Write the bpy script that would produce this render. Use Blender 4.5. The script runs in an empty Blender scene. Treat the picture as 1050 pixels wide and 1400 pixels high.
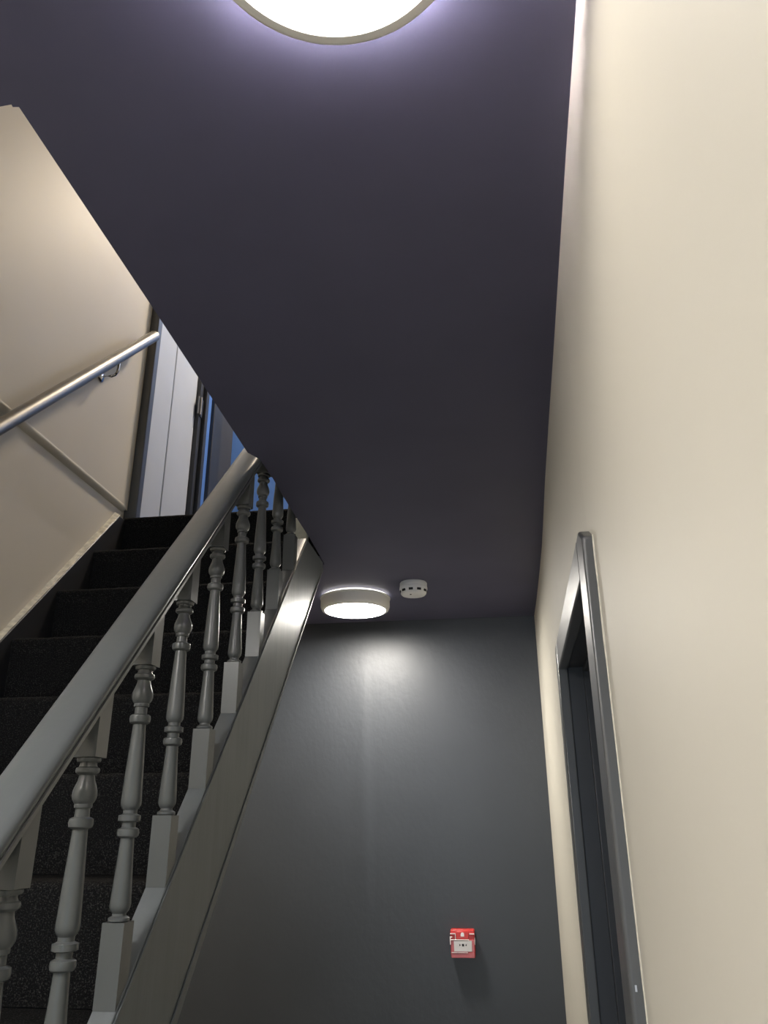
import bpy, bmesh, math, random
from mathutils import Vector, Matrix
random.seed(4)
S = bpy.context.scene
C = S.collection
H = 1.728                                   # eye height above the hall floor

# ---------------------------------------------------------------- camera
cam = bpy.data.cameras.new('camera')
cam.sensor_fit = 'HORIZONTAL'; cam.sensor_width = 36.0; cam.lens = 36.0 * 1060.3 / 1050.0
cam.clip_start = 0.01
co = bpy.data.objects.new('camera', cam); C.objects.link(co)
PITCH, YAW, ROLL = 0.3792, -0.1313, -0.0067
fw = Vector((math.sin(YAW) * math.cos(PITCH), math.cos(YAW) * math.cos(PITCH), math.sin(PITCH)))
rt = Vector((math.cos(YAW), -math.sin(YAW), 0)); up = rt.cross(fw)
r2 = math.cos(ROLL) * rt + math.sin(ROLL) * up; u2 = -math.sin(ROLL) * rt + math.cos(ROLL) * up
M = Matrix((r2, u2, -fw)).transposed().to_4x4(); M.translation = (0, 0, H)
co.matrix_world = M
S.camera = co

# ---------------------------------------------------------------- world, daylight, exposure
w = bpy.data.worlds.new('world'); S.world = w; w.use_nodes = True
w.node_tree.nodes['Background'].inputs[0].default_value = (0.5, 0.62, 0.8, 1)
w.node_tree.nodes['Background'].inputs[1].default_value = 0.3
S.view_settings.view_transform = 'Standard'; S.view_settings.look = 'None'
S.view_settings.gamma = 1.0; S.view_settings.use_curve_mapping = False
S.view_settings.exposure = 0.0

def area_light(name, loc, target, sx, sy, power, col):
    l = bpy.data.lights.new(name, 'AREA'); l.shape = 'RECTANGLE'; l.size = sx; l.size_y = sy
    l.energy = power; l.color = col
    o = bpy.data.objects.new(name, l); C.objects.link(o)
    o.location = (loc[0], loc[1], loc[2] + H)
    d = Vector(target) - Vector(loc)
    o.rotation_euler = d.to_track_quat('-Z', 'Y').to_euler()
    return o
# fill light added behind the viewer, and daylight through the landing window upstairs
area_light('fill_behind_viewer', (-0.45, -2.50, -0.25), (-0.45, 0, -0.25), 0.95, 2.0, 22, (0.70, 0.85, 1.0))
area_light('daylight_landing_window', (0.17, 2.95, 2.0), (-1.2, 2.95, 1.5), 0.55, 1.0, 3.2, (0.42, 0.62, 1.0))

LAMP_NEAR = 13.5
LAMP_FAR = 165.0
LAMP_FILL = 165.0
LAMP_UP = 390.0
GLARE_GLOW = 480.0
GLOW_FAR = 3.0

# ---------------------------------------------------------------- materials
def mat(name, col, rough=0.5, metal=0.0, spec=0.5, noise=0.0, nscale=8.0, bump=0.0, bscale=200.0, emit=None, estr=0.0,
        stretch=None, col2=None, coat=0.0, bdist=0.002):
    m = bpy.data.materials.new(name); m.use_nodes = True
    nt = m.node_tree; b = nt.nodes['Principled BSDF']
    b.inputs['Base Color'].default_value = (*col, 1); b.inputs['Roughness'].default_value = rough
    b.inputs['Metallic'].default_value = metal; b.inputs['Specular IOR Level'].default_value = spec
    b.inputs['Coat Weight'].default_value = coat
    if emit: b.inputs['Emission Color'].default_value = (*emit, 1); b.inputs['Emission Strength'].default_value = estr
    tc = nt.nodes.new('ShaderNodeTexCoord'); src = tc.outputs['Object']
    if stretch:
        mp = nt.nodes.new('ShaderNodeMapping'); mp.inputs['Scale'].default_value = stretch
        nt.links.new(src, mp.inputs[0]); src = mp.outputs[0]
    if noise or col2:
        n = nt.nodes.new('ShaderNodeTexNoise'); n.inputs['Scale'].default_value = nscale; n.inputs['Detail'].default_value = 5
        nt.links.new(src, n.inputs['Vector'])
        rp = nt.nodes.new('ShaderNodeValToRGB')
        c2 = col2 or tuple(c * (1 + noise) for c in col); c1 = col if col2 else tuple(c * (1 - noise) for c in col)
        rp.color_ramp.elements[0].position = 0.35; rp.color_ramp.elements[1].position = 0.65
        if col2: rp.color_ramp.elements[0].position = 0.52; rp.color_ramp.elements[1].position = 0.74
        rp.color_ramp.elements[0].color = (*c1, 1); rp.color_ramp.elements[1].color = (*c2, 1)
        nt.links.new(n.outputs['Fac'], rp.inputs[0]); nt.links.new(rp.outputs[0], b.inputs['Base Color'])
    if bump:
        n2 = nt.nodes.new('ShaderNodeTexNoise'); n2.inputs['Scale'].default_value = bscale; n2.inputs['Detail'].default_value = 4
        nt.links.new(src, n2.inputs['Vector'])
        bp = nt.nodes.new('ShaderNodeBump'); bp.inputs['Strength'].default_value = bump; bp.inputs['Distance'].default_value = bdist
        nt.links.new(n2.outputs['Fac'], bp.inputs['Height']); nt.links.new(bp.outputs[0], b.inputs['Normal'])
    return m
MT = dict(
    ceiling=mat('ceiling charcoal navy', (0.080, 0.078, 0.124), 0.55, spec=0.4, noise=0.05, nscale=4, bump=0.08, bscale=120),
    backwall=mat('charcoal eggshell', (0.045, 0.050, 0.058), 0.42, spec=0.5, noise=0.06, nscale=3, bump=0.35, bscale=55, stretch=(1, 1, 0.7)),
    beige=mat('warm stone wall paint', (0.60, 0.568, 0.49), 0.6, spec=0.35, noise=0.02, nscale=2.5, bump=0.10, bscale=14, bdist=0.004),
    beige_left=mat('stair wall paint', (0.60, 0.552, 0.465), 0.55, spec=0.4, noise=0.02, nscale=2.5, bump=0.15, bscale=10, bdist=0.004),
    wood=mat('grey satin woodwork', (0.088, 0.096, 0.098), 0.30, spec=0.5, noise=0.04, nscale=6, bump=0.10, bscale=60),
    string=mat('grey satin string board', (0.130, 0.145, 0.154), 0.44, spec=0.5, noise=0.06, nscale=30, bump=0.5, bscale=60, stretch=(1, 1, 0.12), bdist=0.001),
    frame=mat('grey gloss door frame', (0.085, 0.087, 0.089), 0.30, spec=0.6, noise=0.04, nscale=20, bump=0.15, bscale=50, stretch=(1, 1, 0.2)),
    darkframe=mat('dark woodwork', (0.035, 0.037, 0.042), 0.4, noise=0.05),
    carpet=mat('black carpet pile', (0.007, 0.007, 0.0075), 0.95, spec=0.1, col2=(0.060, 0.058, 0.054), nscale=380, bump=1.0, bscale=320, bdist=0.004),
    darkstring=mat('near black wall string', (0.022, 0.022, 0.024), 0.4, noise=0.1),
    caulk=mat('cream caulk', (0.62, 0.58, 0.48), 0.5, noise=0.2, nscale=60, bump=0.6, bscale=90),
    white=mat('white board door', (0.52, 0.55, 0.60), 0.45, noise=0.015),
    blue=mat('blue daylight in wall colour', (0.10, 0.23, 0.60), 0.5, noise=0.04),  # blue daylight on pale walls, put into the base colour
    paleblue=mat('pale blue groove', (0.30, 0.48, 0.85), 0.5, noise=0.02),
    brown=mat('dark brown door', (0.055, 0.052, 0.050), 0.4, noise=0.05),
    steel=mat('brushed stainless steel', (0.28, 0.265, 0.245), 0.40, metal=1.0, noise=0.05, nscale=40),
    chrome=mat('chrome', (0.62, 0.62, 0.63), 0.12, metal=1.0, noise=0.02),
    plastic=mat('off white plastic', (0.72, 0.70, 0.665), 0.45, noise=0.01),
    diffuser=mat('lit opal diffuser', (0.9, 0.9, 0.88), 0.4, emit=(1.0, 0.93, 0.84), estr=LAMP_NEAR),
    diffuser_far=mat('lit opal diffuser far', (0.9, 0.9, 0.88), 0.4, emit=(1.0, 0.95, 0.87), estr=LAMP_FAR),
    diffuser_fill=mat('lit opal diffuser of added fill lamp', (0.9, 0.9, 0.88), 0.4, emit=(1.0, 0.965, 0.92), estr=LAMP_FILL),
    diffuser_up=mat('lit opal diffuser upstairs', (0.9, 0.9, 0.88), 0.4, emit=(1.0, 0.84, 0.64), estr=LAMP_UP),
    glow=mat('rim leak boosted for lens glare', (0.9, 0.9, 0.88), 0.4, emit=(1.0, 0.92, 0.97), estr=GLARE_GLOW),  # rim leak made stronger to stand in for lens glare on the ceiling
    glow_far=mat('light leaking round the far rim', (0.9, 0.9, 0.88), 0.4, emit=(1.0, 0.97, 0.90), estr=GLOW_FAR),
    detector=mat('white detector plastic', (0.66, 0.66, 0.66), 0.35, noise=0.01),
    black=mat('black recess', (0.006, 0.006, 0.007), 0.6, noise=0.02),
    red=mat('red call point plastic', (0.62, 0.045, 0.04), 0.35, noise=0.03),
    pink=mat('red plastic under clear cover', (0.50, 0.12, 0.13), 0.3, noise=0.08, nscale=60),
    clear=mat('milky clear cover edge', (0.85, 0.80, 0.78), 0.15, noise=0.02),
    panel=mat('grey white press panel', (0.68, 0.66, 0.66), 0.4, noise=0.02),
    plaster=mat('bare cream plaster', (0.80, 0.79, 0.66), 0.8, noise=0.06, nscale=80, bump=0.6, bscale=150),
    floor=mat('pale hall floor', (0.58, 0.56, 0.54), 0.5, noise=0.1),
    glass=mat('frosted door glass', (0.8, 0.85, 0.9), 0.3, noise=0.02),
)

# ---------------------------------------------------------------- helpers (all coordinates relative to eye height)
def tag(o, label=None, cat=None, group=None, kind=None):
    if label: o['label'] = label
    if cat: o['category'] = cat
    if group: o['group'] = group
    if kind: o['kind'] = kind
    return o
def empty(name, loc):
    o = bpy.data.objects.new(name, None); C.objects.link(o); o.empty_display_size = 0.05
    o.location = (loc[0], loc[1], loc[2] + H); return o
def obj(name, bm, m, parent=None, smooth=False, bevel=0.0, seg=2, angle=40):
    bmesh.ops.recalc_face_normals(bm, faces=bm.faces)
    me = bpy.data.meshes.new(name)
    xs = [v.co for v in bm.verts]
    base = Vector(((min(v.x for v in xs) + max(v.x for v in xs)) / 2, (min(v.y for v in xs) + max(v.y for v in xs)) / 2, min(v.z for v in xs)))
    for v in bm.verts: v.co -= base
    bm.to_mesh(me); bm.free()
    me.materials.append(m)
    o = bpy.data.objects.new(name, me); C.objects.link(o)
    base = base + Vector((0, 0, H))
    if parent:
        pl = Vector((0, 0, 0)); p = parent
        while p: pl += p.location; p = p.parent
        o.parent = parent; o.location = base - pl
    else: o.location = base
    if smooth:
        for p in me.polygons: p.use_smooth = True
        try: me.set_sharp_from_angle(angle=math.radians(angle))
        except Exception: pass
    if bevel:
        b = o.modifiers.new('bevel', 'BEVEL'); b.width = bevel; b.segments = seg; b.limit_method = 'ANGLE'; b.angle_limit = math.radians(35)
        for p in me.polygons: p.use_smooth = True
        try: me.set_sharp_from_angle(angle=math.radians(60))
        except Exception: pass
    return o
def struct(name, bm, m, parent=None, **k):
    o = obj(name, bm, m, parent, **k)
    if not parent: o['kind'] = 'structure'
    return o
def bx(bm, x0, x1, y0, y1, z0, z1):
    vs = [bm.verts.new((x, y, z)) for z in (z0, z1) for y in (y0, y1) for x in (x0, x1)]
    for f in ((0, 1, 3, 2), (4, 6, 7, 5), (0, 4, 5, 1), (2, 3, 7, 6), (0, 2, 6, 4), (1, 5, 7, 3)):
        bm.faces.new([vs[i] for i in f])
    return bm
def box(x0, x1, y0, y1, z0, z1): return bx(bmesh.new(), x0, x1, y0, y1, z0, z1)
def prism_x(bm, poly, x0, x1):          # poly of (y, z)
    a = [bm.verts.new((x0, y, z)) for y, z in poly]; b = [bm.verts.new((x1, y, z)) for y, z in poly]
    n = len(poly)
    bm.faces.new(a); bm.faces.new(b[::-1])
    for i in range(n): bm.faces.new((a[i], b[i], b[(i + 1) % n], a[(i + 1) % n]))
    return bm
def prism_z(bm, poly, z0, z1):          # poly of (x, y)
    a = [bm.verts.new((x, y, z0)) for x, y in poly]; b = [bm.verts.new((x, y, z1)) for x, y in poly]
    n = len(poly)
    bm.faces.new(a); bm.faces.new(b[::-1])
    for i in range(n): bm.faces.new((a[i], b[i], b[(i + 1) % n], a[(i + 1) % n]))
    return bm
def lathe(bm, prof, c, seg=32, axis='z'):   # prof: (r, h)
    rings = []
    for r, h in prof:
        ring = []
        for i in range(seg):
            a = 2 * math.pi * i / seg
            u, v = r * math.cos(a), r * math.sin(a)
            if axis == 'z': p = (c[0] + u, c[1] + v, c[2] + h)
            elif axis == 'y': p = (c[0] + u, c[1] + h, c[2] + v)
            else: p = (c[0] + h, c[1] + u, c[2] + v)
            ring.append(bm.verts.new(p))
        rings.append(ring)
    for a, b in zip(rings, rings[1:]):
        for i in range(seg): bm.faces.new((a[i], a[(i + 1) % seg], b[(i + 1) % seg], b[i]))
    bm.faces.new(rings[0][::-1]); bm.faces.new(rings[-1])
    return bm
def tube(bm, pts, r, seg=16):
    pts = [Vector(p) for p in pts]; rings = []
    ref = Vector((1, 0, 0)) if abs((pts[-1] - pts[0]).normalized().x) < 0.9 else Vector((0, 0, 1))
    for i, p in enumerate(pts):
        t = (pts[min(i + 1, len(pts) - 1)] - pts[max(i - 1, 0)]).normalized()
        a = t.cross(ref).normalized(); b = t.cross(a)
        rings.append([bm.verts.new(p + r * (math.cos(2 * math.pi * k / seg) * a + math.sin(2 * math.pi * k / seg) * b)) for k in range(seg)])
    for a, b in zip(rings, rings[1:]):
        for i in range(seg): bm.faces.new((a[i], a[(i + 1) % seg], b[(i + 1) % seg], b[i]))
    bm.faces.new(rings[0][::-1]); bm.faces.new(rings[-1])
    return bm

# ---------------------------------------------------------------- key dimensions (metres, z relative to the eye)
FL = -H; ZC = 0.80; ZL = 1.00; TOP = 3.30
YB = 3.25; YF = -2.60; YE = 3.515; XW = -1.248
TP = 1.0345; R_ = 0.18185; G = 0.1758; Y0 = 2.399
CP = 1 / math.hypot(1, TP); SP = TP * CP
def line(off, y): return off + TP * y

# ---------------------------------------------------------------- the setting
struct('floor', box(-1.40, 0.40, YF, YB + 0.02, FL - 0.05, FL), MT['floor'])
edge = [(-0.5214, 0.6219), (-0.5222, 1.0125), (-0.5246, 1.2555), (-0.5270, 1.5269), (-0.5275, 1.572), (-0.5095, 1.612),
        (-0.508, 1.7216), (-0.5119, 1.8465), (-0.5141, 2.0483), (-0.5145, 2.1558), (-0.5195, 2.3401), (-0.5225, 2.42), (-0.5240, 2.43)]
near = [(XW, 0.6215), (-0.56, 0.6190), (-0.5284, 0.6173), (-0.5288, 0.6209)]
poly = [(XW, YF), (0.40, YF), (0.40, YB), (XW, YB), (XW, 2.43)] + edge[::-1] + near[::-1]
struct('ceiling', prism_z(bmesh.new(), poly, ZC, ZC + 0.03), MT['ceiling'])
# upper floor above the hall and the landing
struct('floor_upper', box(-0.498, 0.40, YF, 2.60, ZC + 0.03, ZL), MT['carpet'])
struct('floor_landing', box(XW, 0.40, 2.605, YE + 0.4, ZC + 0.035, ZL - 0.004), MT['carpet'])
struct('floor_upper_front', box(XW, -0.498, YF, 0.635, ZC + 0.03, ZL), MT['carpet'])
struct('ceiling_upper', box(-1.40, 0.40, YF, YE + 0.4, TOP, TOP + 0.05), MT['beige'])

# right wall: bowed in plan, follows the uneven ceiling line
plan = [(YF, 0.10), (-1.0, 0.105), (-0.2, 0.115), (0.3, 0.1225), (0.58, 0.1309), (0.773, 0.1362), (0.95, 0.1419), (1.245, 0.1515),
        (1.5, 0.1590), (1.85, 0.1703), (2.1, 0.1800), (2.34, 0.1890), (2.61, 0.1955), (2.79, 0.1990), (3.0, 0.2030), (3.25, 0.2055)]
def xr(y):
    for (a, xa), (b, xb) in zip(plan, plan[1:]):
        if a <= y <= b: return xa + (xb - xa) * (y - a) / (b - a)
    return plan[-1][1] if y > 0 else plan[0][1]
DY0, DY1, DZ = 1.035, 1.705, 0.300       # right-hand doorway: clear opening and head
def wall_strip(ys, z0, z1):
    bm = bmesh.new()
    poly = [(xr(y), y) for y in ys] + [(0.40, ys[-1]), (0.40, ys[0])]
    prism_z(bm, poly, z0, z1); return bm
ysA = [YF, -1.0, -0.2, 0.0, 0.15, 0.3, 0.45, 0.58, 0.68, 0.773, 0.86, 0.95, DY0 - 0.02]
ysB = [DY1 + 0.02, 1.85, 1.97, 2.1, 2.22, 2.34, 2.47, 2.61, 2.79, 2.9, 3.0, 3.12, 3.25]
ysT = ysA[-1:] + [1.1, 1.245, 1.37, 1.5, 1.6] + ysB[:1]
wr = struct('wall_right', wall_strip(ysA, FL, ZC), MT['beige'], smooth=True)
struct('wall_panel', wall_strip(ysB, FL, ZC), MT['beige'], wr, smooth=True)
struct('wall_panel', wall_strip(ysT, DZ + 0.02, ZC), MT['beige'], wr, smooth=True)
struct('wall_right_upper', box(0.25, 0.40, YF, YE, ZL, TOP), MT['beige'])
# back wall with the faint vertical plaster ridge
bm = bmesh.new(); NX, NZ = 90, 60
grid = []
for iz in range(NZ + 1):
    z = FL + (ZC - FL) * iz / NZ; row = []
    for ix in range(NX + 1):
        x = -1.30 + (0.24 + 1.30) * ix / NX
        cxr = -0.508 - 0.012 * (z - 0.3)
        f = max(0.0, 1 - abs(z - 0.12) / 0.55)
        t = x - cxr
        ridge = 0.0050 * f * (math.exp(-(t / 0.05) ** 2) if t < 0 else math.exp(-(t / 0.012) ** 2))
        und = 0.0012 * math.sin(7 * x + 2 * z) * math.sin(4.3 * z + 1.1 + 3 * x)
        row.append(bm.verts.new((x, YB - ridge - und, z)))
    grid.append(row)
for a, b in zip(grid, grid[1:]):
    for k in range(NX): bm.faces.new((a[k], a[k + 1], b[k + 1], b[k]))
bx(bm, -1.30, 0.24, YB + 0.012, YB + 0.1, FL, ZC)
struct('wall_back', bm, MT['backwall'], smooth=True, angle=60)
# hall end behind the viewer, with an unseen glazed door added for the fill light
wf = struct('wall_front', box(-1.40, 0.40, YF - 0.1, YF, FL, TOP), MT['beige'])
d1 = struct('door_1', box(-1.0, 0.1, YF, YF + 0.04, FL, 0.45), MT['darkframe'])
struct('glass_pane', box(-0.93, 0.03, YF + 0.035, YF + 0.05, FL + 0.25, 0.38), MT['glass'], d1)

# left stair wall: upper part stands proud of the lower part along the landing line
RZ = 1.0375
wl = struct('wall_left', box(XW - 0.1, XW, YF, 2.449, RZ, TOP), MT['beige_left'])
struct('wall_lower', box(XW - 0.1, XW - 0.012, YF, YB, FL, RZ), MT['beige_left'], wl)
bm = bmesh.new()
lip = [(XW - 0.014, RZ - 0.012), (XW - 0.006, RZ - 0.008), (XW - 0.001, RZ - 0.002), (XW + 0.0018, RZ + 0.004), (XW + 0.0015, RZ + 0.009), (XW - 0.001, RZ + 0.016), (XW - 0.02, RZ + 0.015)]
a = [bm.verts.new((x, YF, z)) for x, z in lip]; b = [bm.verts.new((x, 2.416, z)) for x, z in lip]
bm.faces.new(a); bm.faces.new(b[::-1])
for i in range(len(lip)): bm.faces.new((a[i], b[i], b[(i + 1) % len(lip)], a[(i + 1) % len(lip)]))
struct('trim_1', bm, MT['beige_left'], smooth=True, angle=70)

# landing: blue daylight put into the wall colour, white boarded door, dark door, end wall
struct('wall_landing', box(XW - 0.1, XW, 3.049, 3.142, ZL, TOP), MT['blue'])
struct('wall_landing_upper', box(XW - 0.1, XW, 2.449, 3.049, ZL + 2.05, TOP), MT['beige_left'])
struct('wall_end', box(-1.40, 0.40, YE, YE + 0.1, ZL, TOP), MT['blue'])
d2 = empty('door_2', (XW - 0.02, 2.75, ZL)); tag(d2, kind='structure')
lx0, lx1 = XW - 0.045, XW - 0.012
for ya, yb in ((2.467, 2.544), (2.549, 2.723), (2.729, 2.978)):
    obj('board', box(lx0, lx1, ya, yb, ZL + 0.005, ZL + 2.0), MT['white'], d2, bevel=0.004)
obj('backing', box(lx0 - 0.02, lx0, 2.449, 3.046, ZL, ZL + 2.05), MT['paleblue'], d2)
obj('architrave', box(XW - 0.05, XW + 0.034, 2.432, 2.469, ZL + 0.001, ZL + 2.06), MT['frame'], d2, bevel=0.004)
fr = obj('frame_jamb', box(XW - 0.05, XW + 0.006, 2.981, 3.014, ZL + 0.001, ZL + 2.05), MT['darkframe'], d2, bevel=0.003)
obj('architrave', box(XW - 0.05, XW + 0.022, 3.0206, 3.0525, ZL + 0.001, ZL + 2.06), MT['darkframe'], d2, bevel=0.003)
bm = box(XW + 0.004, XW + 0.010, 2.964, 3.011, 1.724, 1.813)
lathe(bm, [(0.006, 0), (0.006, 0.089)], (XW + 0.012, 2.979, 1.724), 12)
hg = obj('hinge', bm, MT['steel'], d2); hg['label'] = 'bare steel butt hinge'
d3 = empty('door_3', (XW - 0.02, 3.32, ZL)); tag(d3, kind='structure')
obj('architrave', box(XW - 0.05, XW + 0.018, 3.140, 3.201, ZL + 0.001, ZL + 2.06), MT['darkframe'], d3, bevel=0.004)
obj('blue_lit_strip', box(XW - 0.05, XW + 0.004, 3.2076, 3.2207, ZL + 0.001, ZL + 2.05), MT['blue'], d3)  # wall glimpsed in the door gap, its blue daylight put into the colour
obj('frame_jamb', box(XW - 0.05, XW + 0.001, 3.226, 3.299, ZL + 0.001, ZL + 2.05), MT['darkframe'], d3, bevel=0.004)
obj('leaf', box(XW - 0.05, XW - 0.010, 3.304, 3.495, ZL + 0.001, ZL + 2.0), MT['brown'], d3, bevel=0.004)

# ---------------------------------------------------------------- staircase
XS0, XS1 = -1.2375, -0.559               # step width
SX0, SX1 = -0.558, -0.5232              # outer string
ZA, ZBo = -1.441, -1.716
st = empty('staircase', (-0.93, 0.0, FL))
tag(st, 'black carpeted straight staircase with grey painted string climbing to landing', 'staircase')
polyS = [(-0.10, FL + 0.001), (0.055, FL + 0.001), (2.405, line(ZBo, 2.405)), (2.405, 0.7985), ((0.7985 - ZA) / TP, 0.7985), (-0.10, line(ZA, -0.10))]
os_ = obj('outer_string', prism_x(bmesh.new(), polyS, SX0, SX1), MT['string'], st, bevel=0.002)
def strip(off0, off1, x0, x1, y0, y1):
    return prism_x(bmesh.new(), [(y0, line(off0, y0)), (y1, line(off0, y1)), (y1, line(off1, y1)), (y0, line(off1, y0))], x0, x1)
obj('edge_bead', strip(ZA - 0.017, ZA - 0.004, SX1, SX1 + 0.0030, 0.2, 2.16), MT['string'], os_, bevel=0.0015)
obj('edge_bead', strip(ZBo + 0.002, ZBo + 0.012, SX1, SX1 + 0.0030, 0.2, 2.40), MT['string'], os_, bevel=0.0015)
obj('wall_string', prism_x(bmesh.new(), [(-0.05, line(-1.66, -0.05)), (2.430, line(-1.66, 2.430)), (2.430, line(-1.4550, 2.3645)), (2.3645, line(-1.4550, 2.3645)), (-0.05, line(-1.4550, -0.05))], XW - 0.010, -1.2390), MT['darkstring'], st, bevel=0.003)
# rough caulk line on top of the wall string
bm = bmesh.new(); n = 70; prev = None; rows = []
for i in range(n + 1):
    y = 1.2 + (2.368 - 1.2) * i / n
    wdt = 0.001 + 0.003 * random.random() + (0.004 * random.random() if y > 2.0 else 0)
    z = line(-1.4550, y)
    rows.append([bm.verts.new((XW - 0.0115, y, z + 0.0005)), bm.verts.new((-1.2440 + wdt * 0.7, y, z + 0.0005)), bm.verts.new((-1.2450 + wdt * 0.7, y, z + 0.001 + 0.002 * random.random())), bm.verts.new((XW - 0.0115, y, z + 0.004 + wdt))])
for a, b in zip(rows, rows[1:]):
    for k in range(4): bm.faces.new((a[k], b[k], b[(k + 1) % 4], a[(k + 1) % 4]))
bm.faces.new(rows[0]); bm.faces.new(rows[-1][::-1])
obj('caulk_line', bm, MT['caulk'], st)
obj('stair_soffit', strip(-1.735, -1.712, XW, SX0 - 0.001, 0.10, 2.405), MT['backwall'], st)
# steps: one mesh shared by all, slightly uneven pile along the nose
def step_mesh(last=False):
    bm = bmesh.new(); nx = 60
    tail = G + 0.004
    prof = [(tail, 0.0), (0.035, 0.0)]
    for k in range(6):
        a = math.radians(90 + 18 * k); prof.append((0.014 + 0.014 * math.cos(a), -0.014 + 0.014 * math.sin(a)))
    prof += [(0.005, -0.045), (0.006, -R_ + 0.001), (0.030, -R_ + 0.001), (0.030, -0.050), (tail, -0.034)]
    rings = []
    for i in range(nx + 1):
        xx = XS0 + (XS1 - XS0) * i / nx
        ring = []
        for j, (y, z) in enumerate(prof):
            q = 0.0022 * (random.random() - 0.5) if 1 <= j <= 7 and 0 < i < nx else 0
            ring.append(bm.verts.new((xx, y + q, z + q * 0.9)))
        rings.append(ring)
    m = len(prof)
    for a, b in zip(rings, rings[1:]):
        for j in range(m): bm.faces.new((a[j], b[j], b[(j + 1) % m], a[(j + 1) % m]))
    bm.faces.new(rings[0]); bm.faces.new(rings[-1][::-1])
    return bm
first = None
for k in range(14):
    y = Y0 - k * G; z = ZL - k * R_
    if first is None:
        first = obj('carpeted_step', step_mesh(), MT['carpet'], st, smooth=True, angle=60)
        base0 = first.location.copy(); first.location = base0 + Vector((0, y, z)); 
    else:
        c = first.copy(); C.objects.link(c); c.parent = st; c.location = base0 + Vector((0, y, z))
# cream plaster nib at the head of the stairs
struct('trim_2', box(-0.634, -0.572, 2.370, 2.396, 0.8185, 0.95), MT['plaster'], bevel=0.004)

# ---------------------------------------------------------------- balustrade
bl = empty('balustrade', (-0.541, 1.2, line(ZA, 1.2)))
tag(bl, 'grey painted wooden balustrade with turned spindles along the staircase', 'balustrade')
dirv = Vector((0, CP, SP)); nrm = Vector((0, -SP, CP))
# handrail profile (x, height above underside)
hp = [(-0.519, 0.000), (-0.5145, 0.003), (-0.5140, 0.009), (-0.5175, 0.0115), (-0.5175, 0.0135), (-0.5125, 0.0155), (-0.5112, 0.019), (-0.5112, 0.0225),
      (-0.5130, 0.0265), (-0.5170, 0.0295), (-0.5230, 0.0312), (-0.533, 0.0322), (-0.541, 0.0325), (-0.552, 0.0322), (-0.562, 0.0312), (-0.5685, 0.0295),
      (-0.5720, 0.0265), (-0.5732, 0.0225), (-0.5732, 0.019), (-0.5715, 0.0155), (-0.565, 0.0135), (-0.565, 0.0115), (-0.568, 0.009), (-0.5675, 0.003), (-0.563, 0.000)]
bm = bmesh.new(); ZR = -0.905
A = Vector((0, 0.05, line(ZR, 0.05))); B = Vector((0, 2.33, line(ZR, 2.33)))
ra = [bm.verts.new(Vector((x, A.y, A.z)) + nrm * v) for x, v in hp]; rb = [bm.verts.new(Vector((x, B.y, B.z)) + nrm * v) for x, v in hp]
bm.faces.new(ra); bm.faces.new(rb[::-1])
for i in range(len(hp)): bm.faces.new((ra[i], rb[i], rb[(i + 1) % len(hp)], ra[(i + 1) % len(hp)]))
obj('handrail', bm, MT['wood'], bl, smooth=True, angle=50)
# turned spindle
k1, kr = 0.3625 / 0.508, 0.711 * 0.5
prof = [(.036, 0), (.042, .002), (.042, .007), (.036, .009), (.028, .011), (.027, .015), (.034, .019), (.040, .025), (.0415, .031), (.0405, .040), (.036, .080), (.031, .120), (.028, .154),
        (.036, .155), (.043, .158), (.0455, .1645), (.043, .171), (.036, .173), (.028, .1745), (.028, .184), (.034, .185), (.045, .187), (.0455, .1975), (.036, .199),
        (.029, .201), (.029, .208), (.036, .212), (.0415, .218), (.0425, .226), (.041, .240), (.036, .300), (.031, .345), (.027, .382),
        (.036, .383), (.043, .386), (.0455, .393), (.043, .400), (.036, .402), (.027, .4035), (.026, .418), (.032, .419), (.033, .423), (.032, .426),
        (.036, .428), (.043, .434), (.0455, .441), (.044, .449), (.038, .458), (.031, .467), (.028, .476), (.036, .478), (.043, .481), (.0445, .4845), (.042, .489), (.034, .491),
        (.031, .495), (.031, .499), (.042, .500), (.0445, .503), (.0445, .507), (.038, .508)]
def spindle():
    bm = bmesh.new(); hb = 0.01625
    def block(za0, za1, zb0, zb1):          # sloping bottom / top (front, back)
        vs = [bm.verts.new(p) for p in ((-hb, -hb, za0), (hb, -hb, za0), (hb, hb, za1), (-hb, hb, za1), (-hb, -hb, zb0), (hb, -hb, zb0), (hb, hb, zb1), (-hb, hb, zb1))]
        for f in ((0, 3, 2, 1), (4, 5, 6, 7), (0, 1, 5, 4), (1, 2, 6, 5), (2, 3, 7, 6), (3, 0, 4, 7)): bm.faces.new([vs[i] for i in f])
    s = hb * TP
    block(-s + .0005, s + .0005, 0.0903, 0.0903)
    block(0.4528, 0.4528, 0.536 - s - .0005, 0.536 + s - .0005)
    lathe(bm, [(r * kr, h * k1 + 0.0903) for r, h in prof], (0, 0, 0), 24)
    return bm
sp0 = None
ys = [1.163, 1.300, 1.448, 1.596, 1.737]
ys = [1.163 - 0.1445 * 3, 1.163 - 0.1445 * 2, 1.163 - 0.1445] + ys + [1.737 + 0.1445 * i for i in range(1, 3)]
xc = -0.54075
for y in ys:
    yc = y + 0.01625
    if sp0 is None:
        sp0 = obj('spindle', spindle(), MT['wood'], bl, smooth=True, angle=35)
        l0 = sp0.location.copy(); c = sp0
    else:
        c = sp0.copy(); C.objects.link(c); c.parent = bl
    c.location = l0 + Vector((xc, yc, line(ZA, yc)))

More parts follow.
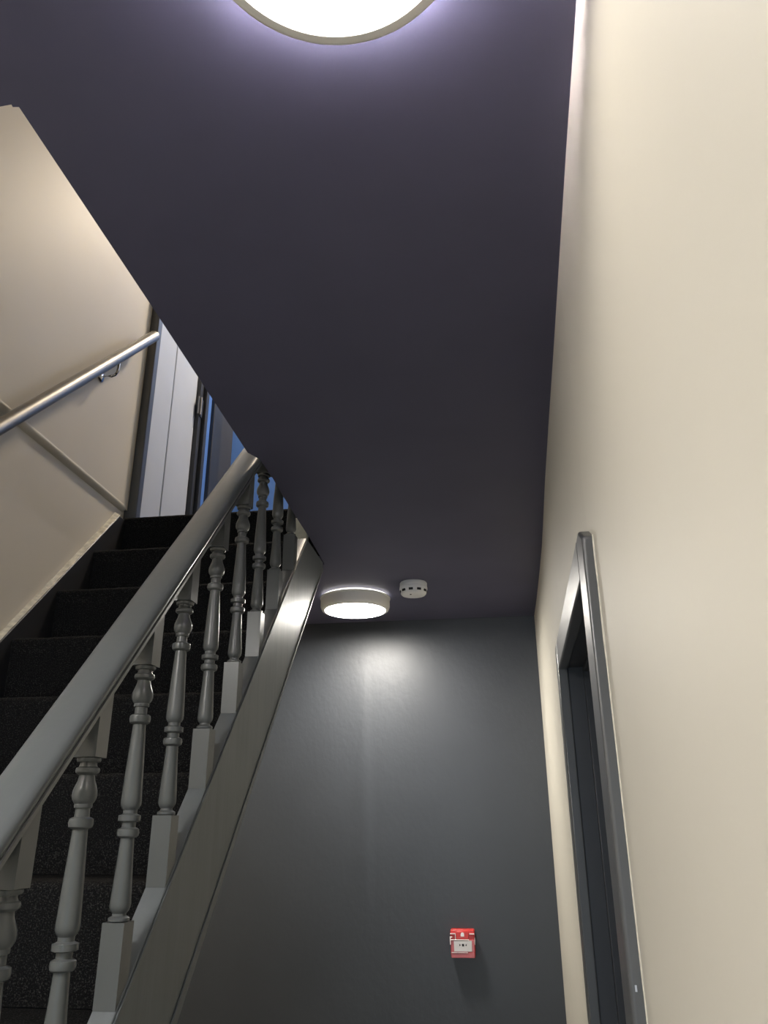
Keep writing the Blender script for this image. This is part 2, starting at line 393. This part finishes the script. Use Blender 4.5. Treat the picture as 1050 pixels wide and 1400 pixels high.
# ---------------------------------------------------------------- steel wall handrail
xh, oh, rh = -1.187, -0.7178, 0.0201
wh = empty('wall_handrail', (xh, 2.1, line(oh, 2.1)))
tag(wh, 'brushed steel tube handrail fixed to the beige stair wall', 'handrail')
y0, y1 = 0.2, 2.357
bm = tube(bmesh.new(), [(xh, y0, line(oh, y0)), (xh, 1.4, line(oh, 1.4)), (xh, y1 - 0.004, line(oh, y1 - 0.004))], rh, 28)
tr = obj('rail_tube', bm, MT['steel'], wh, smooth=True, angle=50)
d = dirv
bm = tube(bmesh.new(), [Vector((xh, y1 - 0.004, line(oh, y1 - 0.004))), Vector((xh, y1, line(oh, y1)))], rh * 0.94, 28)
obj('end_cap', bm, MT['steel'], tr, smooth=True, angle=50)
def bracket(yb):
    zc = line(oh, yb) - 0.075
    b_ = obj('bracket', tube(bmesh.new(), [(XW + 0.006, yb, zc), (XW + 0.040, yb, zc - 0.002), (XW + 0.052, yb, zc + 0.002), (XW + 0.059, yb, zc + 0.012), (XW + 0.061, yb, zc + 0.03), (XW + 0.061, yb, zc + 0.050)], 0.005, 12), MT['chrome'], wh, smooth=True)
    r = obj('rosette', lathe(bmesh.new(), [(0.019, 0.0005), (0.020, 0.003), (0.017, 0.006), (0.010, 0.009), (0.004, 0.011)], (XW, yb, zc), 24, 'x'), MT['chrome'], b_, smooth=True, angle=30)
bracket(2.126); bracket(1.20)

# ---------------------------------------------------------------- flush ceiling lights
def flush_light(x, y, zc, label, diff, glow='glow_far'):
    t = empty('flush_ceiling_light', (x, y, zc - 0.06)); tag(t, label, 'ceiling light', 'round flush ceiling lights')
    obj('base_plate', lathe(bmesh.new(), [(0.118, -0.0002), (0.118, -0.006), (0.06, -0.006)], (x, y, zc), 64), MT['plastic'], t, smooth=True, angle=40)
    obj('rim_glow', lathe(bmesh.new(), [(0.112, -0.0062), (0.126, -0.0062), (0.126, -0.0108), (0.112, -0.0108)], (x, y, zc), 64), MT[glow], t, smooth=True, angle=40)
    bd = obj('housing', lathe(bmesh.new(), [(0.110, -0.011), (0.1325, -0.011), (0.1335, -0.013), (0.1335, -0.016), (0.131, -0.018), (0.131, -0.045), (0.129, -0.052), (0.1255, -0.0585), (0.122, -0.0602), (0.1150, -0.0606), (0.1142, -0.059), (0.05, -0.055)], (x, y, zc), 72), MT['plastic'], t, smooth=True, angle=40)
    obj('diffuser', lathe(bmesh.new(), [(0.1140, -0.0585), (0.1132, -0.0603), (0.104, -0.0622), (0.07, -0.0645), (0.03, -0.0655), (0.003, -0.0657)], (x, y, zc), 72), diff, t, smooth=True, angle=60)
    return t
flush_light(-0.102, 0.428, ZC, 'large bright round ceiling light cut off by the top of the picture', MT['diffuser'], 'glow')
flush_light(-0.486, 2.828, ZC, 'round ceiling light near the dark back wall, beside the smoke detector', MT['diffuser_far'])
flush_light(-0.90, 0.12, ZC, 'added fill ceiling light above the foot of the stairs, out of view', MT['diffuser_fill'])  # unseen lamp added to even out the light on the right wall
flush_light(-0.55, 3.15, TOP, 'round ceiling light above the upstairs landing, out of view', MT['diffuser_up'])

# ---------------------------------------------------------------- smoke detector
dx, dy = -0.250, 2.690
sd = empty('smoke_detector', (dx, dy, ZC - 0.05)); tag(sd, 'white round smoke detector on the dark ceiling beside the light', 'smoke detector')
obj('base', lathe(bmesh.new(), [(0.046, -0.0003), (0.049, -0.004), (0.049, -0.016), (0.047, -0.018), (0.03, -0.018)], (dx, dy, ZC), 40), MT['detector'], sd, smooth=True, angle=40)
hd = obj('head', lathe(bmesh.new(), [(0.040, -0.0182), (0.050, -0.019), (0.0505, -0.026), (0.047, -0.034), (0.0455, -0.042), (0.041, -0.047), (0.030, -0.050), (0.003, -0.0505)], (dx, dy, ZC), 40), MT['detector'], sd, smooth=True, angle=40)
for k in range(10):
    a = math.radians(-96 + 36 * k)
    bm = bmesh.new(); bx(bm, -0.0075, 0.0075, -0.001, 0.0015, -0.0385, -0.0305)
    bmesh.ops.rotate(bm, verts=bm.verts, cent=(0, 0, 0), matrix=Matrix.Rotation(a + math.pi / 2, 3, 'Z'))
    bmesh.ops.translate(bm, verts=bm.verts, vec=(dx + 0.0475 * math.cos(a), dy + 0.0475 * math.sin(a), ZC))
    obj('vent_slot', bm, MT['black'], hd)
obj('indicator', lathe(bmesh.new(), [(0.003, 0.001), (0.003, -0.0012), (0.001, -0.002)], (dx - 0.008, dy - 0.026, ZC - 0.0502), 12), MT['black'], hd, smooth=True)

# ---------------------------------------------------------------- fire alarm call point
px, pz = -0.1455, -0.4165; fy = YB
cp = empty('fire_call_point', (px, fy, pz - 0.045)); tag(cp, 'small red fire alarm call point on the dark back wall', 'call point')
def cb(name, x0, x1, z0, z1, d0, d1, m, par, bev=0.0):
    return obj(name, box(px + x0, px + x1, fy - d1, fy - d0, pz + z0, pz + z1), m, par, bevel=bev)
body = cb('body', -0.0435, 0.0435, -0.0450, 0.0460, 0.0005, 0.044, MT['red'], cp, 0.004)
cb('lower_flap', -0.0420, 0.0420, -0.0442, -0.0275, 0.044, 0.0475, MT['pink'], cp, 0.0015)
fp = cb('face_frame', -0.0420, 0.0420, -0.0265, 0.0140, 0.044, 0.0465, MT['pink'], cp, 0.001)
tp = cb('top_panel', -0.0235, 0.0230, 0.0150, 0.0405, 0.044, 0.0480, MT['red'], cp, 0.002)
pp = cb('press_panel', -0.0320, 0.0330, -0.0240, 0.0110, 0.0465, 0.0485, MT['panel'], cp, 0.001)
# black dot and the two arrow marks pointing at it
obj('dot_mark', lathe(bmesh.new(), [(0.0042, 0), (0.0042, -0.0006)], (px + 0.0010, fy - 0.0485, pz - 0.0030), 20, 'y'), MT['black'], pp)
for s in (-1, 1):
    bm = bmesh.new(); cx = px + 0.0010 + s * 0.0080
    tri = [(cx, pz - 0.003), (cx + s * 0.0050, pz + 0.0008), (cx + s * 0.0050, pz - 0.0068)]
    a = [bm.verts.new((x, fy - 0.0485, z)) for x, z in tri]; b = [bm.verts.new((x, fy - 0.0491, z)) for x, z in tri]
    bm.faces.new(a); bm.faces.new(b[::-1])
    for i in range(3): bm.faces.new((a[i], b[i], b[(i + 1) % 3], a[(i + 1) % 3]))
    obj('arrow_mark', bm, MT['black'], pp)
# white burning-house emblem on the top panel
bm = bmesh.new(); pts = [(-0.0062, -0.0055), (0.0062, -0.0055)] + [(0.0062 * math.cos(a), 0.0015 + 0.0062 * math.sin(a)) for a in [math.pi * i / 8 for i in range(9)]]
a = [bm.verts.new((px + x, fy - 0.048, pz + 0.0300 + z)) for x, z in pts]; b = [bm.verts.new((px + x, fy - 0.0486, pz + 0.0300 + z)) for x, z in pts]
bm.faces.new(a); bm.faces.new(b[::-1])
for i in range(len(pts)): bm.faces.new((a[i], b[i], b[(i + 1) % len(pts)], a[(i + 1) % len(pts)]))
obj('emblem', bm, MT['clear'], tp)
cb('emblem_line', -0.013, 0.012, 0.0205, 0.0217, 0.048, 0.0486, MT['pink'], tp)
# edges of the clear hinged cover
cv = cb('clear_cover', -0.0445, -0.0250, 0.0315, 0.0345, 0.0445, 0.0500, MT['clear'], cp, 0.0008)
for x0, x1, z0, z1 in ((0.0245, 0.0440, 0.0315, 0.0340), (-0.0440, 0.0235, 0.0125, 0.0150), (-0.0265, -0.0245, 0.0150, 0.0315), (-0.0460, -0.0425, -0.0020, 0.0240), (-0.0425, -0.037, 0.0205, 0.0240), (0.0432, 0.0450, -0.0010, 0.0220), (-0.0420, 0.0180, -0.0280, -0.0262)):
    cb('cover_edge', x0, x1, z0, z1, 0.0445, 0.0497, MT['clear'], cv, 0.0005)

# ---------------------------------------------------------------- right-hand doorway
dr = empty('door_4', (0.16, 1.37, FL)); tag(dr, kind='structure')
T = 0.0145
def skew(bm):                                   # follow the slight splay of the right wall: x is given relative to the wall face
    for v in bm.verts: v.co.x += 0.1135 + 0.0298 * v.co.y
    return bm
AW = 0.058
arch = []
arch.append(obj('architrave', skew(prism_x(bmesh.new(), [(DY0 - 0.078, FL + 0.001), (DY0, FL + 0.001), (DY0, DZ + AW), (DY0 - 0.035, DZ + AW), (DY0 - 0.078, DZ + 0.036)], -T, 0.006)), MT['frame'], dr, bevel=0.004, seg=3))
arch.append(obj('architrave', skew(box(-T, 0.006, DY1, DY1 + 0.062, FL + 0.001, DZ + AW)), MT['frame'], dr, bevel=0.003))
arch.append(obj('architrave', skew(box(-T, 0.006, DY0 + 0.0005, DY1 - 0.0005, DZ, DZ + AW)), MT['frame'], dr, bevel=0.003))
obj('lining', skew(box(0.003, 0.14, DY1 + 0.004, DY1 + 0.03, FL + 0.001, DZ + 0.03)), MT['darkframe'], dr)
obj('lining', skew(box(0.003, 0.14, DY0 - 0.03, DY0 - 0.004, FL + 0.001, DZ + 0.03)), MT['darkframe'], dr)
obj('lining', skew(box(0.003, 0.14, DY0 - 0.004, DY1 + 0.004, DZ + 0.004, DZ + 0.03)), MT['darkframe'], dr)
obj('door_stop', skew(box(0.036, 0.075, DY1 - 0.010, DY1 + 0.004, FL + 0.001, DZ + 0.004)), MT['darkframe'], dr, bevel=0.002)
obj('door_stop', skew(box(0.036, 0.075, DY0 - 0.004, DY0 + 0.010, FL + 0.001, DZ + 0.004)), MT['darkframe'], dr, bevel=0.002)
obj('door_stop', skew(box(0.036, 0.075, DY0 + 0.010, DY1 - 0.010, DZ - 0.008, DZ + 0.004)), MT['darkframe'], dr, bevel=0.002)
obj('leaf', skew(box(0.076, 0.116, DY0 - 0.003, DY1 + 0.003, FL + 0.004, DZ + 0.002)), MT['darkframe'], dr, bevel=0.002)
# bright uneven paint line along the outer edge of the near architrave
bm = bmesh.new(); n = 60; rows = []
for i in range(n + 1):
    z = FL + 0.01 + (DZ + 0.038 - FL - 0.010) * i / n
    q = 0.0003 + 0.0009 * random.random() + (0.0012 * random.random() if z > 0.2 else 0)
    y = DY0 - 0.0782
    rows.append([bm.verts.new((0.001, y, z)), bm.verts.new((-0.0010 - q * 0.4, y, z)), bm.verts.new((-0.0006, y - q, z)), bm.verts.new((0.002, y - q - 0.0004, z))])
for a, b in zip(rows, rows[1:]):
    for k in range(4): bm.faces.new((a[k], b[k], b[(k + 1) % 4], a[(k + 1) % 4]))
bm.faces.new(rows[0]); bm.faces.new(rows[-1][::-1])
obj('caulk_line', skew(bm), MT['caulk'], dr)
ch = obj('paint_chip', skew(box(-T * 0.62, -T * 0.48, DY0 - 0.0788, DY0 - 0.0778, -0.166, -0.160)), MT['white'], arch[0])
